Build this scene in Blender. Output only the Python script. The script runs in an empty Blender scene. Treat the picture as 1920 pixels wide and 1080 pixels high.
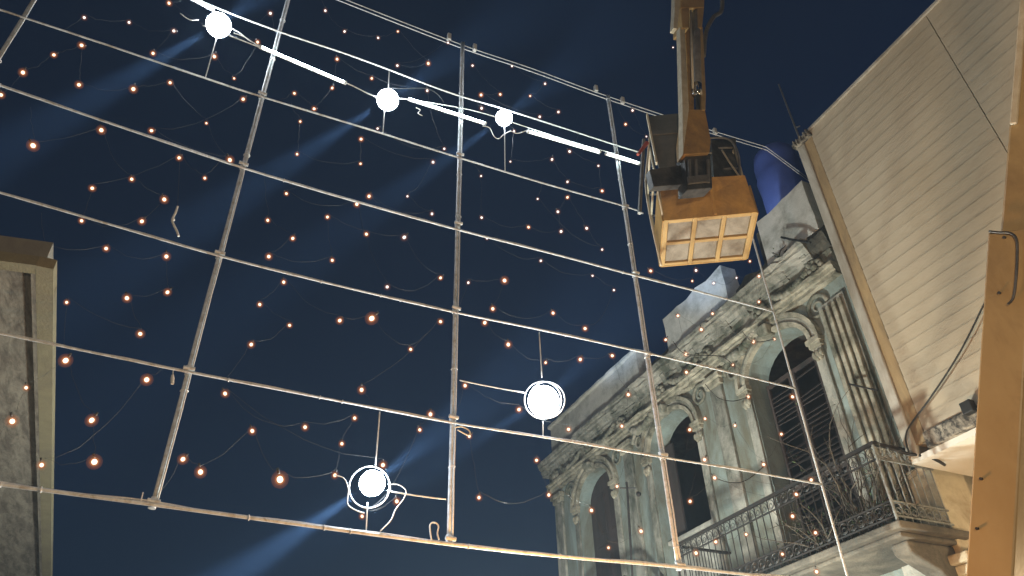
import bpy, bmesh, math, random
from mathutils import Vector, Matrix, noise
random.seed(7)
R = math.radians
scene = bpy.context.scene
COL = scene.collection

# ------------------------------------------------------------------ camera
CAM_Z = 1.6
RIGHT = Vector((0.91026554, -0.41335214, -0.02359343))
DOWN = Vector((0.22804799, 0.54812822, -0.80470465))
FWD = Vector((0.34555861, 0.72711448, 0.59320636))
CAMP = Vector((0, 0, CAM_Z))
cam_d = bpy.data.cameras.new('camera')
cam = bpy.data.objects.new('camera', cam_d)
COL.objects.link(cam)
UP, BACK = -DOWN, -FWD
cam.matrix_world = Matrix(((RIGHT.x, UP.x, BACK.x, 0), (RIGHT.y, UP.y, BACK.y, 0),
                           (RIGHT.z, UP.z, BACK.z, CAM_Z), (0, 0, 0, 1)))
cam_d.sensor_width = 36.0
cam_d.lens = 36.0 * 1408 / 1920
cam_d.clip_start = 0.05
cam_d.clip_end = 2000
scene.camera = cam

# ------------------------------------------------------------------ world, night sky
world = bpy.data.worlds.new('World')
scene.world = world
world.use_nodes = True
wn = world.node_tree.nodes
sky = wn.new('ShaderNodeTexSky')
sky.sky_type = 'NISHITA'
sky.sun_disc = False
sky.sun_elevation = R(0.0)
sky.sun_rotation = R(-110)
sky.ozone_density = 4.2
bg = wn['Background']
bg.inputs['Strength'].default_value = 0.066
world.node_tree.links.new(sky.outputs['Color'], bg.inputs['Color'])

def add_light(name, kind, loc, energy, color, size=0.2, target=None, angle=None, blend=0.5):
    d = bpy.data.lights.new(name, kind)
    d.energy = energy
    d.color = color
    if kind == 'SUN':
        d.angle = R(2)
    else:
        d.shadow_soft_size = size
    if kind == 'SPOT':
        d.spot_size = angle
        d.spot_blend = blend
    o = bpy.data.objects.new(name, d)
    o.location = loc
    if target is not None:
        o.rotation_euler = (Vector(target) - Vector(loc)).to_track_quat('-Z', 'Y').to_euler()
    COL.objects.link(o)
    return o

# very weak sun lamp, added to the night without a seen source
add_light('added_dim_sun', 'SUN', (0, 0, 40), 0.02, (0.75, 0.85, 1.0), target=(6, 10, 0))
# unseen stand-ins for street and shop lamps out of frame, no fixtures
add_light('shop_light', 'POINT', (7.5, 3.3, 2.5), 430, (1.0, 0.72, 0.42), 0.25)
add_light('street_light', 'POINT', (-0.5, -2.2, 2.4), 1150, (1.0, 0.75, 0.48), 0.25)
add_light('street_light_near', 'POINT', (3.3, 5.6, 2.4), 460, (1.0, 0.46, 0.13), 0.15)
add_light('street_light_far', 'POINT', (4.4, 9.4, 2.2), 2900, (0.93, 1.0, 0.91), 0.25)

scene.view_settings.view_transform = 'Standard'
scene.view_settings.look = 'None'
scene.view_settings.exposure = -0.12
scene.view_settings.gamma = 1
scene.cycles.use_denoising = True
scene.cycles.max_bounces = 5
scene.cycles.diffuse_bounces = 2
scene.cycles.glossy_bounces = 2
scene.cycles.transparent_max_bounces = 12
scene.cycles.volume_bounces = 0
scene.cycles.sample_clamp_indirect = 4

# ------------------------------------------------------------------ pixel -> place helpers (1920 x 1080 photo)
def ray(px, py):
    return (RIGHT * (px - 960) + DOWN * (py - 540) + FWD * 1408).normalized()
def at_y(px, py, Y):
    r = ray(px, py); return CAMP + r * (Y / r.y)
def at_x(px, py, X):
    r = ray(px, py); return CAMP + r * (X / r.x)
def at_z(px, py, Z):
    r = ray(px, py); return CAMP + r * ((Z - CAM_Z) / r.z)

# ------------------------------------------------------------------ materials
def new_mat(name):
    m = bpy.data.materials.new(name); m.use_nodes = True
    return m, m.node_tree.nodes, m.node_tree.links, m.node_tree.nodes['Principled BSDF']

def weather(name, c1, c2=None, stain=None, s1=3.0, s2=1.2, amount=0.5, rough=0.8, metal=0.0, bump=0.15,
            stretch=(1, 1, 1), soft=0.12, bscale=40):
    """paint or plaster: two mottled tones, optional stains with a shape of their own, fine relief"""
    m, n, l, p = new_mat(name)
    p.inputs['Roughness'].default_value = rough
    p.inputs['Metallic'].default_value = metal
    tc = n.new('ShaderNodeTexCoord')
    mp = n.new('ShaderNodeMapping'); mp.inputs['Scale'].default_value = stretch
    l.new(tc.outputs['Object'], mp.inputs['Vector'])
    c2 = c2 or tuple(x * 0.8 for x in c1)
    no = n.new('ShaderNodeTexNoise'); no.inputs['Scale'].default_value = s1
    no.inputs['Detail'].default_value = 8; no.inputs['Roughness'].default_value = 0.65
    l.new(mp.outputs['Vector'], no.inputs['Vector'])
    rp = n.new('ShaderNodeValToRGB')
    rp.color_ramp.elements[0].position = 0.35; rp.color_ramp.elements[0].color = (*c2, 1)
    rp.color_ramp.elements[1].position = 0.65; rp.color_ramp.elements[1].color = (*c1, 1)
    l.new(no.outputs['Fac'], rp.inputs['Fac'])
    out = rp.outputs['Color']
    if stain:
        n2 = n.new('ShaderNodeTexNoise'); n2.inputs['Scale'].default_value = s2
        n2.inputs['Detail'].default_value = 10; n2.inputs['Roughness'].default_value = 0.72
        n2.inputs['Distortion'].default_value = 0.4
        l.new(mp.outputs['Vector'], n2.inputs['Vector'])
        r2 = n.new('ShaderNodeValToRGB')
        t = 1 - amount
        r2.color_ramp.elements[0].position = max(0.0, 0.25 + 0.5 * t - soft); r2.color_ramp.elements[0].color = (0, 0, 0, 1)
        r2.color_ramp.elements[1].position = min(1.0, 0.25 + 0.5 * t + soft); r2.color_ramp.elements[1].color = (1, 1, 1, 1)
        l.new(n2.outputs['Fac'], r2.inputs['Fac'])
        mx = n.new('ShaderNodeMixRGB'); mx.inputs['Color2'].default_value = (*stain, 1)
        l.new(r2.outputs['Color'], mx.inputs['Fac']); l.new(out, mx.inputs['Color1'])
        out = mx.outputs['Color']
    l.new(out, p.inputs['Base Color'])
    if bump:
        n3 = n.new('ShaderNodeTexNoise'); n3.inputs['Scale'].default_value = bscale; n3.inputs['Detail'].default_value = 6
        l.new(tc.outputs['Object'], n3.inputs['Vector'])
        b = n.new('ShaderNodeBump'); b.inputs['Strength'].default_value = bump; b.inputs['Distance'].default_value = 0.02
        l.new(n3.outputs['Fac'], b.inputs['Height']); l.new(b.outputs['Normal'], p.inputs['Normal'])
    return m

def emissive(name, col, strength, sample=True):
    m, n, l, p = new_mat(name)
    n.remove(p)
    e = n.new('ShaderNodeEmission'); e.inputs['Color'].default_value = (*col, 1); e.inputs['Strength'].default_value = strength
    l.new(e.outputs[0], n['Material Output'].inputs['Surface'])
    if not sample:
        m.cycles.emission_sampling = 'NONE'
    return m

def halo_shell(name, col, strength, alpha):  # see-through glowing shell, imitates the halo around a bulb
    m, n, l, p = new_mat(name)
    n.remove(p)
    e = n.new('ShaderNodeEmission'); e.inputs['Color'].default_value = (*col, 1); e.inputs['Strength'].default_value = strength
    t = n.new('ShaderNodeBsdfTransparent')
    mx = n.new('ShaderNodeMixShader'); mx.inputs[0].default_value = alpha
    l.new(t.outputs[0], mx.inputs[1]); l.new(e.outputs[0], mx.inputs[2])
    l.new(mx.outputs[0], n['Material Output'].inputs['Surface'])
    m.cycles.emission_sampling = 'NONE'
    return m

M = {}
M['paint'] = weather('blue_green_paint', (0.30, 0.36, 0.34), (0.23, 0.285, 0.275), (0.15, 0.14, 0.10), 2.2, 1.3, 0.47, 0.85, bump=0.4, stretch=(1, 1, 0.35))
M['mould'] = weather('grey_plaster', (0.44, 0.41, 0.35), (0.32, 0.31, 0.27), (0.075, 0.08, 0.06), 3.5, 1.6, 0.47, 0.9, bump=0.6, bscale=22, stretch=(1, 1, 0.6))
M['relief'] = weather('stained_relief_plaster', (0.46, 0.42, 0.35), (0.30, 0.28, 0.22), (0.06, 0.068, 0.045), 4.0, 2.1, 0.52, 0.9, bump=0.6, bscale=18)
M['cream_mould'] = weather('cream_moulding', (0.52, 0.47, 0.36), (0.38, 0.35, 0.28), (0.10, 0.095, 0.065), 5.0, 2.2, 0.47, 0.85, bump=0.4, bscale=25)
M['parapet'] = weather('whitewashed_parapet', (0.58, 0.57, 0.54), (0.46, 0.46, 0.43), (0.22, 0.22, 0.19), 4.0, 1.6, 0.33, 0.9, bump=0.3)
M['parapet_grey'] = weather('grey_parapet', (0.50, 0.48, 0.44), (0.40, 0.39, 0.35), (0.20, 0.20, 0.17), 4.0, 1.4, 0.36, 0.9, bump=0.3)
M['ruin'] = weather('decayed_masonry', (0.13, 0.115, 0.09), (0.07, 0.065, 0.05), (0.03, 0.03, 0.025), 5, 3, 0.5, 0.95, bump=1.0, bscale=15)
M['wood_dark'] = weather('old_brown_shutter_paint', (0.060, 0.038, 0.032), (0.036, 0.026, 0.023), (0.02, 0.017, 0.015), 6, 2, 0.4, 0.8, stretch=(1, 1, 0.2), bump=0.4)
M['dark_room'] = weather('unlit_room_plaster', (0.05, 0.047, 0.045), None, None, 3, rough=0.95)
M['pale_panel'] = weather('pale_door_panel', (0.40, 0.38, 0.33), (0.30, 0.29, 0.26), (0.14, 0.13, 0.11), 4, 1.5, 0.4, 0.8)
M['iron'] = weather('black_iron', (0.025, 0.027, 0.028), (0.04, 0.03, 0.025), None, 12, rough=0.55, metal=0.3, bump=0.1)
M['iron_pale'] = weather('faded_grey_iron', (0.30, 0.33, 0.33), (0.17, 0.18, 0.17), (0.10, 0.06, 0.04), 10, 5, 0.3, 0.6, bump=0.1)
M['siding'] = weather('cream_painted_siding', (0.49, 0.42, 0.315), (0.435, 0.37, 0.27), (0.31, 0.255, 0.175), 1.5, 0.9, 0.30, 0.6, bump=0.08, soft=0.2, stretch=(1, 0.4, 1))
M['siding_trim'] = weather('grey_cream_trim', (0.48, 0.45, 0.39), (0.38, 0.35, 0.30), (0.20, 0.16, 0.11), 3, 1.5, 0.4, 0.7, stretch=(1, 1, 0.3))
M['brown_strip'] = weather('brown_shadow_tone', (0.40, 0.28, 0.14), (0.32, 0.22, 0.11), (0.10, 0.07, 0.045), 2, 1.2, 0.35, 0.75, stretch=(1, 1, 0.25))  # brown of the shadow beside the corner board, held as colour
M['white_soffit'] = weather('white_painted_soffit', (0.72, 0.69, 0.63), (0.66, 0.63, 0.56), None, 2, rough=0.7, bump=0.05)
M['mouldy'] = weather('mouldy_fascia', (0.38, 0.34, 0.27), (0.26, 0.23, 0.19), (0.035, 0.032, 0.028), 4, 2.6, 0.5, 0.9, bump=0.4, soft=0.05)
M['cream_stucco'] = weather('cream_stucco', (0.62, 0.56, 0.42), (0.52, 0.46, 0.33), (0.30, 0.22, 0.13), 3, 1.6, 0.35, 0.85, bump=0.25)
M['slab'] = weather('dirty_concrete', (0.20, 0.175, 0.135), (0.12, 0.105, 0.085), (0.06, 0.055, 0.045), 3, 1.3, 0.5, 0.9, bump=0.5)
M['galv'] = weather('galvanised_pipe', (0.60, 0.65, 0.71), (0.46, 0.50, 0.55), (0.26, 0.22, 0.17), 20, 9, 0.30, 0.5, metal=0.0, bump=0.2)
M['rope'] = weather('pale_rope', (0.62, 0.64, 0.67), (0.48, 0.50, 0.52), None, 60, rough=0.8, bump=0.4, bscale=120)
M['wire_white'] = weather('white_cable', (0.62, 0.63, 0.62), None, None, 20, rough=0.5, bump=0)
M['wire_clear'] = weather('thin_smoky_wire', (0.04, 0.043, 0.046), None, None, 20, rough=0.5, bump=0)
M['wire_black'] = weather('black_cable', (0.018, 0.018, 0.018), None, None, 20, rough=0.6, bump=0)
M['ochre'] = weather('ochre_machine_paint', (0.48, 0.29, 0.09), (0.38, 0.22, 0.07), (0.22, 0.135, 0.06), 5, 3.0, 0.42, 0.45, bump=0.08)
M['ochre_pale'] = weather('faded_ochre_paint', (0.40, 0.285, 0.135), (0.35, 0.24, 0.105), (0.22, 0.145, 0.065), 3, 1.6, 0.30, 0.42, bump=0.06, stretch=(1, 1, 0.6))
M['ochre_light'] = weather('sunbleached_ochre', (0.42, 0.28, 0.12), (0.35, 0.22, 0.085), (0.20, 0.12, 0.05), 3, 1.6, 0.28, 0.45, bump=0.06)
M['edge_pale'] = weather('worn_cream_steel', (0.58, 0.52, 0.40), (0.45, 0.38, 0.27), None, 8, rough=0.45)
M['steel_grey'] = weather('grey_steel', (0.20, 0.19, 0.185), (0.13, 0.125, 0.12), None, 8, rough=0.5, metal=0.4)
M['chrome'] = weather('bright_steel', (0.75, 0.74, 0.70), None, None, 8, rough=0.18, metal=1.0, bump=0)
M['dark_steel'] = weather('dark_greasy_steel', (0.055, 0.055, 0.058), (0.03, 0.03, 0.032), (0.12, 0.115, 0.11), 7, 4, 0.35, 0.5, metal=0.3)
M['tarp'] = weather('dark_grey_sheet', (0.105, 0.105, 0.10), (0.075, 0.078, 0.072), (0.15, 0.135, 0.12), 2.5, 1.5, 0.35, 0.7)
M['white_panel'] = weather('dirty_white_panel', (0.28, 0.235, 0.185), (0.215, 0.18, 0.14), (0.13, 0.10, 0.07), 5, 3, 0.45, 0.6)
M['red_rubber'] = weather('red_sleeve', (0.35, 0.06, 0.04), None, None, 8, rough=0.6)
M['blue_tank'] = weather('blue_plastic', (0.09, 0.15, 0.52), (0.075, 0.125, 0.45), None, 2, rough=0.45, bump=0.03)
M['old_wood'] = weather('peeling_ceiling_board', (0.115, 0.098, 0.08), (0.07, 0.06, 0.05), (0.21, 0.19, 0.155), 3, 2.0, 0.45, 0.9, stretch=(4.5, 1.0, 1), bump=0.6, bscale=14)
M['frame_wood'] = weather('ochre_grey_frame', (0.19, 0.17, 0.105), (0.15, 0.13, 0.08), (0.13, 0.11, 0.08), 4, 2, 0.35, 0.85, bump=0.3)
M['fascia'] = weather('grey_fascia', (0.20, 0.19, 0.165), (0.155, 0.145, 0.125), (0.12, 0.11, 0.10), 3, 1.6, 0.35, 0.9)
M['asphalt'] = weather('asphalt', (0.05, 0.05, 0.05), (0.035, 0.035, 0.035), None, 3, rough=0.9)
M['leaf'] = weather('weed_leaf', (0.07, 0.11, 0.035), (0.045, 0.07, 0.02), None, 9, rough=0.7, bump=0)
M['twig'] = weather('dry_twig', (0.09, 0.075, 0.055), (0.05, 0.04, 0.03), None, 9, rough=0.9)
M['lamp'] = emissive('lamp_glass', (0.86, 0.94, 1.0), 110)
M['lamp_soft'] = emissive('lamp_diffuser', (0.92, 0.96, 1.0), 40)
M['led'] = emissive('led_tube', (0.80, 1.0, 0.97), 60)
M['bulb'] = emissive('warm_led', (1.0, 0.74, 0.54), 3.4, False)
M['bulb_white'] = emissive('pale_led', (1.0, 0.90, 0.84), 2.4, False)
M['amber'] = halo_shell('amber_bulb_halo', (1.0, 0.33, 0.09), 0.9, 0.22)  # bulb halos painted as faint emission, here and in the shells below
M['amber_rim'] = halo_shell('amber_bulb_rim', (1.0, 0.30, 0.08), 0.75, 0.055)
M['rose'] = halo_shell('rose_bulb_halo', (0.95, 0.48, 0.32), 0.6, 0.14)
M['rose_rim'] = halo_shell('rose_bulb_rim', (0.95, 0.34, 0.20), 0.5, 0.04)

# ------------------------------------------------------------------ mesh helpers
class MB:
    def __init__(s): s.v = []; s.f = []; s.m = []
    def face(s, idx, mi=0): s.f.append(idx); s.m.append(mi)
    def box(s, x0, x1, y0, y1, z0, z1, mi=0):
        b = len(s.v)
        s.v += [(x, y, z) for z in (z0, z1) for y in (y0, y1) for x in (x0, x1)]
        for q in ((0, 2, 3, 1), (4, 5, 7, 6), (0, 1, 5, 4), (2, 6, 7, 3), (0, 4, 6, 2), (1, 3, 7, 5)):
            s.face([b + i for i in q], mi)
        return s
    def hexa(s, p, mi=0):
        """8 corners: bottom ring 0-3, top ring 4-7"""
        b = len(s.v); s.v += [tuple(q) for q in p]
        for q in ((3, 2, 1, 0), (4, 5, 6, 7), (0, 1, 5, 4), (1, 2, 6, 5), (2, 3, 7, 6), (3, 0, 4, 7)):
            s.face([b + i for i in q], mi)
        return s
    def beam(s, p0, p1, a, w, h, mi=0):
        """box along p0-p1, half sizes w along a and h along the other normal"""
        p0, p1 = Vector(p0), Vector(p1)
        d = (p1 - p0).normalized(); a = Vector(a); a = (a - d * a.dot(d)).normalized(); c = d.cross(a)
        ring = lambda p: [p - a * w - c * h, p + a * w - c * h, p + a * w + c * h, p - a * w + c * h]
        return s.hexa(ring(p0) + ring(p1), mi)
    def prism(s, poly, vec, mi=0):
        b = len(s.v); n = len(poly); vec = Vector(vec)
        s.v += [tuple(Vector(p)) for p in poly] + [tuple(Vector(p) + vec) for p in poly]
        s.face(list(range(b, b + n)), mi); s.face(list(range(b + 2 * n - 1, b + n - 1, -1)), mi)
        for i in range(n):
            j = (i + 1) % n
            s.face([b + i, b + n + i, b + n + j, b + j], mi)
        return s
    def tube(s, pts, r, seg=8, closed=False, mi=0):
        pts = [Vector(p) for p in pts]; n = len(pts); b = len(s.v)
        prev = None
        for i, p in enumerate(pts):
            if closed: t = (pts[(i + 1) % n] - pts[i - 1])
            else: t = pts[min(i + 1, n - 1)] - pts[max(i - 1, 0)]
            t = t.normalized() if t.length > 1e-9 else Vector((0, 0, 1))
            if prev is None:
                ref = Vector((0, 0, 1)) if abs(t.z) < 0.9 else Vector((1, 0, 0))
                a = t.cross(ref).normalized()
            else:
                a = (prev - t * prev.dot(t))
                a = a.normalized() if a.length > 1e-6 else t.orthogonal().normalized()
            prev = a; c = t.cross(a)
            rr = r[i] if isinstance(r, (list, tuple)) else r
            for k in range(seg):
                th = 2 * math.pi * k / seg
                s.v.append(tuple(p + a * (rr * math.cos(th)) + c * (rr * math.sin(th))))
        for i in range(n if closed else n - 1):
            j = (i + 1) % n
            for k in range(seg):
                k2 = (k + 1) % seg
                s.face([b + i * seg + k, b + i * seg + k2, b + j * seg + k2, b + j * seg + k], mi)
        if not closed:
            s.face([b + k for k in range(seg)][::-1], mi)
            s.face([b + (n - 1) * seg + k for k in range(seg)], mi)
        return s
    def ball(s, c, r, seg=12, rings=8, mi=0, sc=(1, 1, 1)):
        b = len(s.v); c = Vector(c)
        s.v.append(tuple(c + Vector((0, 0, r * sc[2]))))
        for i in range(1, rings):
            ph = math.pi * i / rings
            for k in range(seg):
                th = 2 * math.pi * k / seg
                s.v.append((c.x + r * sc[0] * math.sin(ph) * math.cos(th), c.y + r * sc[1] * math.sin(ph) * math.sin(th), c.z + r * sc[2] * math.cos(ph)))
        s.v.append(tuple(c - Vector((0, 0, r * sc[2])))); last = len(s.v) - 1
        for k in range(seg):
            k2 = (k + 1) % seg
            s.face([b, b + 1 + k, b + 1 + k2], mi)
            for i in range(rings - 2):
                s.face([b + 1 + i * seg + k, b + 1 + (i + 1) * seg + k, b + 1 + (i + 1) * seg + k2, b + 1 + i * seg + k2], mi)
            s.face([last, b + 1 + (rings - 2) * seg + k2, b + 1 + (rings - 2) * seg + k], mi)
        return s
    def ring(s, c, r, nrm, tr, n=28, seg=6, mi=0):
        nrm = Vector(nrm).normalized(); a = nrm.orthogonal().normalized(); d = nrm.cross(a); c = Vector(c)
        return s.tube([c + a * (r * math.cos(2 * math.pi * i / n)) + d * (r * math.sin(2 * math.pi * i / n)) for i in range(n)], tr, seg, True, mi)
    def mesh(s, name, mats, smooth=False):
        me = bpy.data.meshes.new(name)
        me.from_pydata(s.v, [], s.f)
        for m in (mats if isinstance(mats, (list, tuple)) else [mats]):
            me.materials.append(M[m])
        me.polygons.foreach_set('material_index', s.m)
        if smooth: me.polygons.foreach_set('use_smooth', [True] * len(s.f))
        bm = bmesh.new(); bm.from_mesh(me); bmesh.ops.recalc_face_normals(bm, faces=bm.faces); bm.to_mesh(me); bm.free()
        me.update()
        return me
    def build(s, name, mats, parent=None, smooth=False, bevel=0):
        o = bpy.data.objects.new(name, s.mesh(name, mats, smooth))
        COL.objects.link(o)
        attach(o, parent)
        if bevel:
            b = o.modifiers.new('bevel', 'BEVEL'); b.width = bevel; b.segments = 2; b.limit_method = 'ANGLE'
        return o

def attach(o, parent):
    if parent is not None:
        o.parent = parent
        if parent.type == 'EMPTY':
            o.matrix_parent_inverse = Matrix.Translation(-parent.location)

def linked(name, me, parent, loc, rot=(0, 0, 0), scale=(1, 1, 1)):
    o = bpy.data.objects.new(name, me); COL.objects.link(o)
    o.location = loc; o.rotation_euler = rot; o.scale = scale
    attach(o, parent)
    return o

def tag(o, label=None, cat=None, group=None, kind=None):
    if label: o['label'] = label
    if cat: o['category'] = cat
    if group: o['group'] = group
    if kind: o['kind'] = kind
    return o

def thing(name, loc, label, cat, group=None):
    o = bpy.data.objects.new(name, None); COL.objects.link(o); o.location = loc
    o.empty_display_size = 0.2
    return tag(o, label, cat, group)

def arc(p0, p1, sag, n=8, side=Vector((0, 0, -1)), wob=0.0):
    p0, p1 = Vector(p0), Vector(p1)
    out = []
    for i in range(n + 1):
        t = i / n
        q = p0.lerp(p1, t) + side * (sag * 4 * t * (1 - t))
        if wob and 0 < i < n: q += Vector((random.uniform(-wob, wob), random.uniform(-wob, wob), random.uniform(-wob, wob)))
        out.append(q)
    return out

# ------------------------------------------------------------------ ground
g = MB(); g.box(-400, 400, -400, 400, -0.3, 0)
tag(g.build('ground', 'asphalt'), kind='structure')

# ================================================================== the old building
FX = 9.0                      # facade plane
Y0, Y1 = 6.5, 16.75
old = thing('old_building', (9.0, 11.6, 0), 'weathered blue-green colonial building with arched openings, iron balconies and stained cornice', 'building')
FLOOR = 4.55
SPR, RISE, HW = 8.12, 0.60, 0.80
doors = [8.26, 11.52, 14.68]

def arch_pts(c, a, b, n=14):
    return [(c - a * math.cos(math.pi * i / n), SPR + b * math.sin(math.pi * i / n)) for i in range(n + 1)]

w = MB()
TOPW = 8.86
w.box(FX, FX + 0.45, Y0, Y1, 0, FLOOR)
edges = [Y0] + sum([[c - HW, c + HW] for c in doors], []) + [Y1]
for i in range(0, len(edges), 2):
    w.box(FX, FX + 0.45, edges[i], edges[i + 1], FLOOR, TOPW)
for c in doors:
    poly = [(FX, y, z) for y, z in arch_pts(c, HW, RISE)] + [(FX, c + HW, TOPW), (FX, c - HW, TOPW)]
    w.prism(poly, (0.45, 0, 0))
wall = w.build('wall', 'paint', old)
# side wall, roof and rear
MB().box(FX + 0.45, 20, Y0, Y0 + 0.35, 0, 9.7).build('side_wall', 'cream_stucco', old)
MB().box(FX + 0.45, 20, Y1 - 0.35, Y1, 0, 9.7).build('side_wall', 'paint', old)
MB().box(FX + 0.45, 20, Y0 + 0.35, Y1 - 0.35, 9.45, 9.7).build('roof', 'slab', old)
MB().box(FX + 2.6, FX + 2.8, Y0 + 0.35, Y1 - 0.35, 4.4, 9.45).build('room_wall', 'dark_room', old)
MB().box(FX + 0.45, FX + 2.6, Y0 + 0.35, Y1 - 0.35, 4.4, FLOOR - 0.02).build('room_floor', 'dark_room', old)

# pilasters
def pilaster(y0, y1, mat='mould', proud=0.07):
    b = MB(); b.box(FX - proud, FX - 0.002, y0, y1, 0.5, 8.5)
    p = b.build('pilaster', mat, old, bevel=0.012)
    q = MB(); q.box(FX - proud - 0.05, FX - 0.004, y0 - 0.04, y1 + 0.04, 8.503, 8.62)
    q.box(FX - proud - 0.09, FX - 0.006, y0 - 0.08, y1 + 0.08, 8.623, 8.74)
    q.build('capital', 'cream_mould', p, bevel=0.02)
    return p
pilaster(9.72, 10.06)
pilaster(12.95, 13.28)
pilaster(16.25, 16.62)
fp = MB(); fp.box(FX - 0.06, FX - 0.002, 6.56, 7.10, 0.5, 8.55)
fpo = fp.build('fluted_pilaster', 'mould', old)
for k in range(4):
    y = 6.60 + k * 0.125
    MB().box(FX - 0.115, FX - 0.062, y, y + 0.075, 4.7, 8.45).build('fillet', 'cream_mould', fpo, bevel=0.012)

# arches: jambs, capitals, archivolts, keystones
for c in doors:
    for s in (-1, 1):
        ya, yb = sorted((c + s * (HW + 0.012), c + s * (HW + 0.20)))
        j = MB().box(FX - 0.05, FX - 0.001, ya, yb, FLOOR, SPR - 0.17).build('jamb', 'mould', old, bevel=0.01)
        cp = MB()
        cp.box(FX - 0.10, FX - 0.003, ya - 0.03, yb + 0.03, SPR - 0.167, SPR - 0.10)
        cp.box(FX - 0.13, FX - 0.005, ya - 0.05, yb + 0.05, SPR - 0.097, SPR - 0.01)
        for k in range(5):
            cp.ball((FX - 0.07, ya + (yb - ya) * (k + 0.5) / 5, SPR - 0.30 - 0.05 * (k % 2)), 0.045, 8, 6, 0, (1, 1, 1.6))
        cp.build('jamb_capital', 'cream_mould', old)
    for (r0, r1, pr, mt) in ((0.0, 0.085, 0.10, 'cream_mould'), (0.088, 0.17, 0.065, 'mould'), (0.173, 0.25, 0.12, 'cream_mould')):
        a = MB(); n = 18
        inn = arch_pts(c, HW + 0.004 + r0, RISE + 0.004 + r0, n); out = arch_pts(c, HW + r1, RISE + r1, n)
        poly = [(FX - pr, y, z) for y, z in inn] + [(FX - pr, y, z) for y, z in reversed(out)]
        a.prism(poly, (pr - 0.002 - r0 * 0.01, 0, 0))
        a.build('archivolt', mt, old)
    k = MB()
    k.hexa([(FX - 0.20, c - 0.10, SPR + RISE - 0.05), (FX - 0.20, c + 0.10, SPR + RISE - 0.05), (FX - 0.003, c + 0.10, SPR + RISE - 0.05), (FX - 0.003, c - 0.10, SPR + RISE - 0.05),
            (FX - 0.26, c - 0.15, TOPW), (FX - 0.26, c + 0.15, TOPW), (FX - 0.003, c + 0.15, TOPW), (FX - 0.003, c - 0.15, TOPW)])
    k.build('keystone', 'relief', old, bevel=0.03)

# doors and shutters in the openings
def opening_back(c, x, z0, z1, mat, name='door_leaf', inset=0.0):
    n = 12
    pts = [(x, c - HW + 0.02 + inset, z0), (x, c + HW - 0.02 - inset, z0)]
    if z1 > SPR:
        a = arch_pts(c, HW - 0.02 - inset, RISE - 0.02, n)
        pts += [(x, y, z) for y, z in reversed(a)]
    else:
        pts += [(x, c + HW - 0.02 - inset, z1), (x, c - HW + 0.02 + inset, z1)]
    return MB().prism(pts, (0.05, 0, 0)).build(name, mat, old)
# far opening: closed brown shutters
opening_back(14.68, FX + 0.30, FLOOR, 9, 'wood_dark', 'shutter')
for s in (-1, 1):
    for z in (4.9, 6.1, 7.3):
        MB().box(FX + 0.27, FX + 0.298, 14.68 + s * 0.32 - 0.22, 14.68 + s * 0.32 + 0.22, z, z + 0.95).build('shutter_panel', 'wood_dark', old, bevel=0.015)
# middle opening: black void above a pale panelled door
lp = opening_back(11.52, FX + 0.22, FLOOR, 6.22, 'pale_panel', 'door_leaf')
for s in (-1, 1):
    MB().box(FX + 0.18, FX + 0.218, 11.52 + s * 0.32 - 0.23, 11.52 + s * 0.32 + 0.23, 4.75, 6.05).build('door_panel', 'pale_panel', lp, bevel=0.02)
MB().box(FX + 0.10, FX + 0.40, 11.52 - HW + 0.01, 11.52 + HW - 0.01, 6.222, 6.30).build('transom', 'pale_panel', old, bevel=0.01)
op = MB().box(FX + 0.30, FX + 0.34, 11.52 + 0.42, 11.52 + HW - 0.03, 6.31, 8.30).build('shutter', 'wood_dark', old)
# near opening: louvred shutters, half ruined
for s in (-1, 1):
    yc = 8.26 + s * 0.32
    st = MB()
    for y in (yc - 0.29, yc + 0.25): st.box(FX + 0.20, FX + 0.25, y, y + 0.045, FLOOR, 8.05)
    for z in (FLOOR + 0.02, 6.1, 7.98): st.box(FX + 0.205, FX + 0.245, yc - 0.243, yc + 0.248, z, z + 0.07)
    sh = st.build('shutter', 'wood_dark', old)
    lou = MB().hexa([(-0.03, -0.24, -0.025), (-0.03, 0.24, -0.025), (-0.02, 0.24, -0.03), (-0.02, -0.24, -0.03),
                     (0.02, -0.24, 0.03), (0.02, 0.24, 0.03), (0.03, 0.24, 0.025), (0.03, -0.24, 0.025)]).mesh('slat', 'wood_dark')
    for k in range(38):
        z = 4.72 + k * 0.085
        if 6.05 < z < 6.2 or random.random() < (0.12 if s > 0 else 0.3): continue
        linked('slat', lou, sh, (FX + 0.225, yc, z), (random.uniform(-0.06, 0.06), random.uniform(-0.1, 0.1), 0))

# entablature, eroded: profile swept along the front with broken edges
def swept(profile, ya, yb, step, jit, name, mat, seed=0, parent=old):
    b = MB(); n = len(profile); ys = []
    y = ya
    while y < yb: ys.append(y); y += step
    ys.append(yb)
    for y in ys:
        for i, (x, z) in enumerate(profile):
            back = x > FX - 0.02
            e = 0 if back else noise.noise(Vector((y * 2.3, i * 0.7 + seed, z * 3))) * jit + noise.noise(Vector((y * 9.1, i * 2.7 + seed, z * 5))) * jit * 0.5
            b.v.append((x + (abs(e) if not back else 0), y, z + (0 if back else e * 0.5)))
    for k in range(len(ys) - 1):
        for i in range(n):
            j = (i + 1) % n
            b.face([k * n + i, k * n + j, (k + 1) * n + j, (k + 1) * n + i])
    b.face(list(range(n))); b.face([(len(ys) - 1) * n + i for i in range(n)][::-1])
    return b.build(name, mat, parent)
swept([(9.05, 8.862), (8.88, 8.862), (8.88, 8.93), (8.84, 8.95), (8.84, 9.01), (8.80, 9.03), (8.80, 9.08), (9.05, 9.10)], Y0, 16.85, 0.12, 0.05, 'architrave', 'cream_mould', 1)
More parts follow.
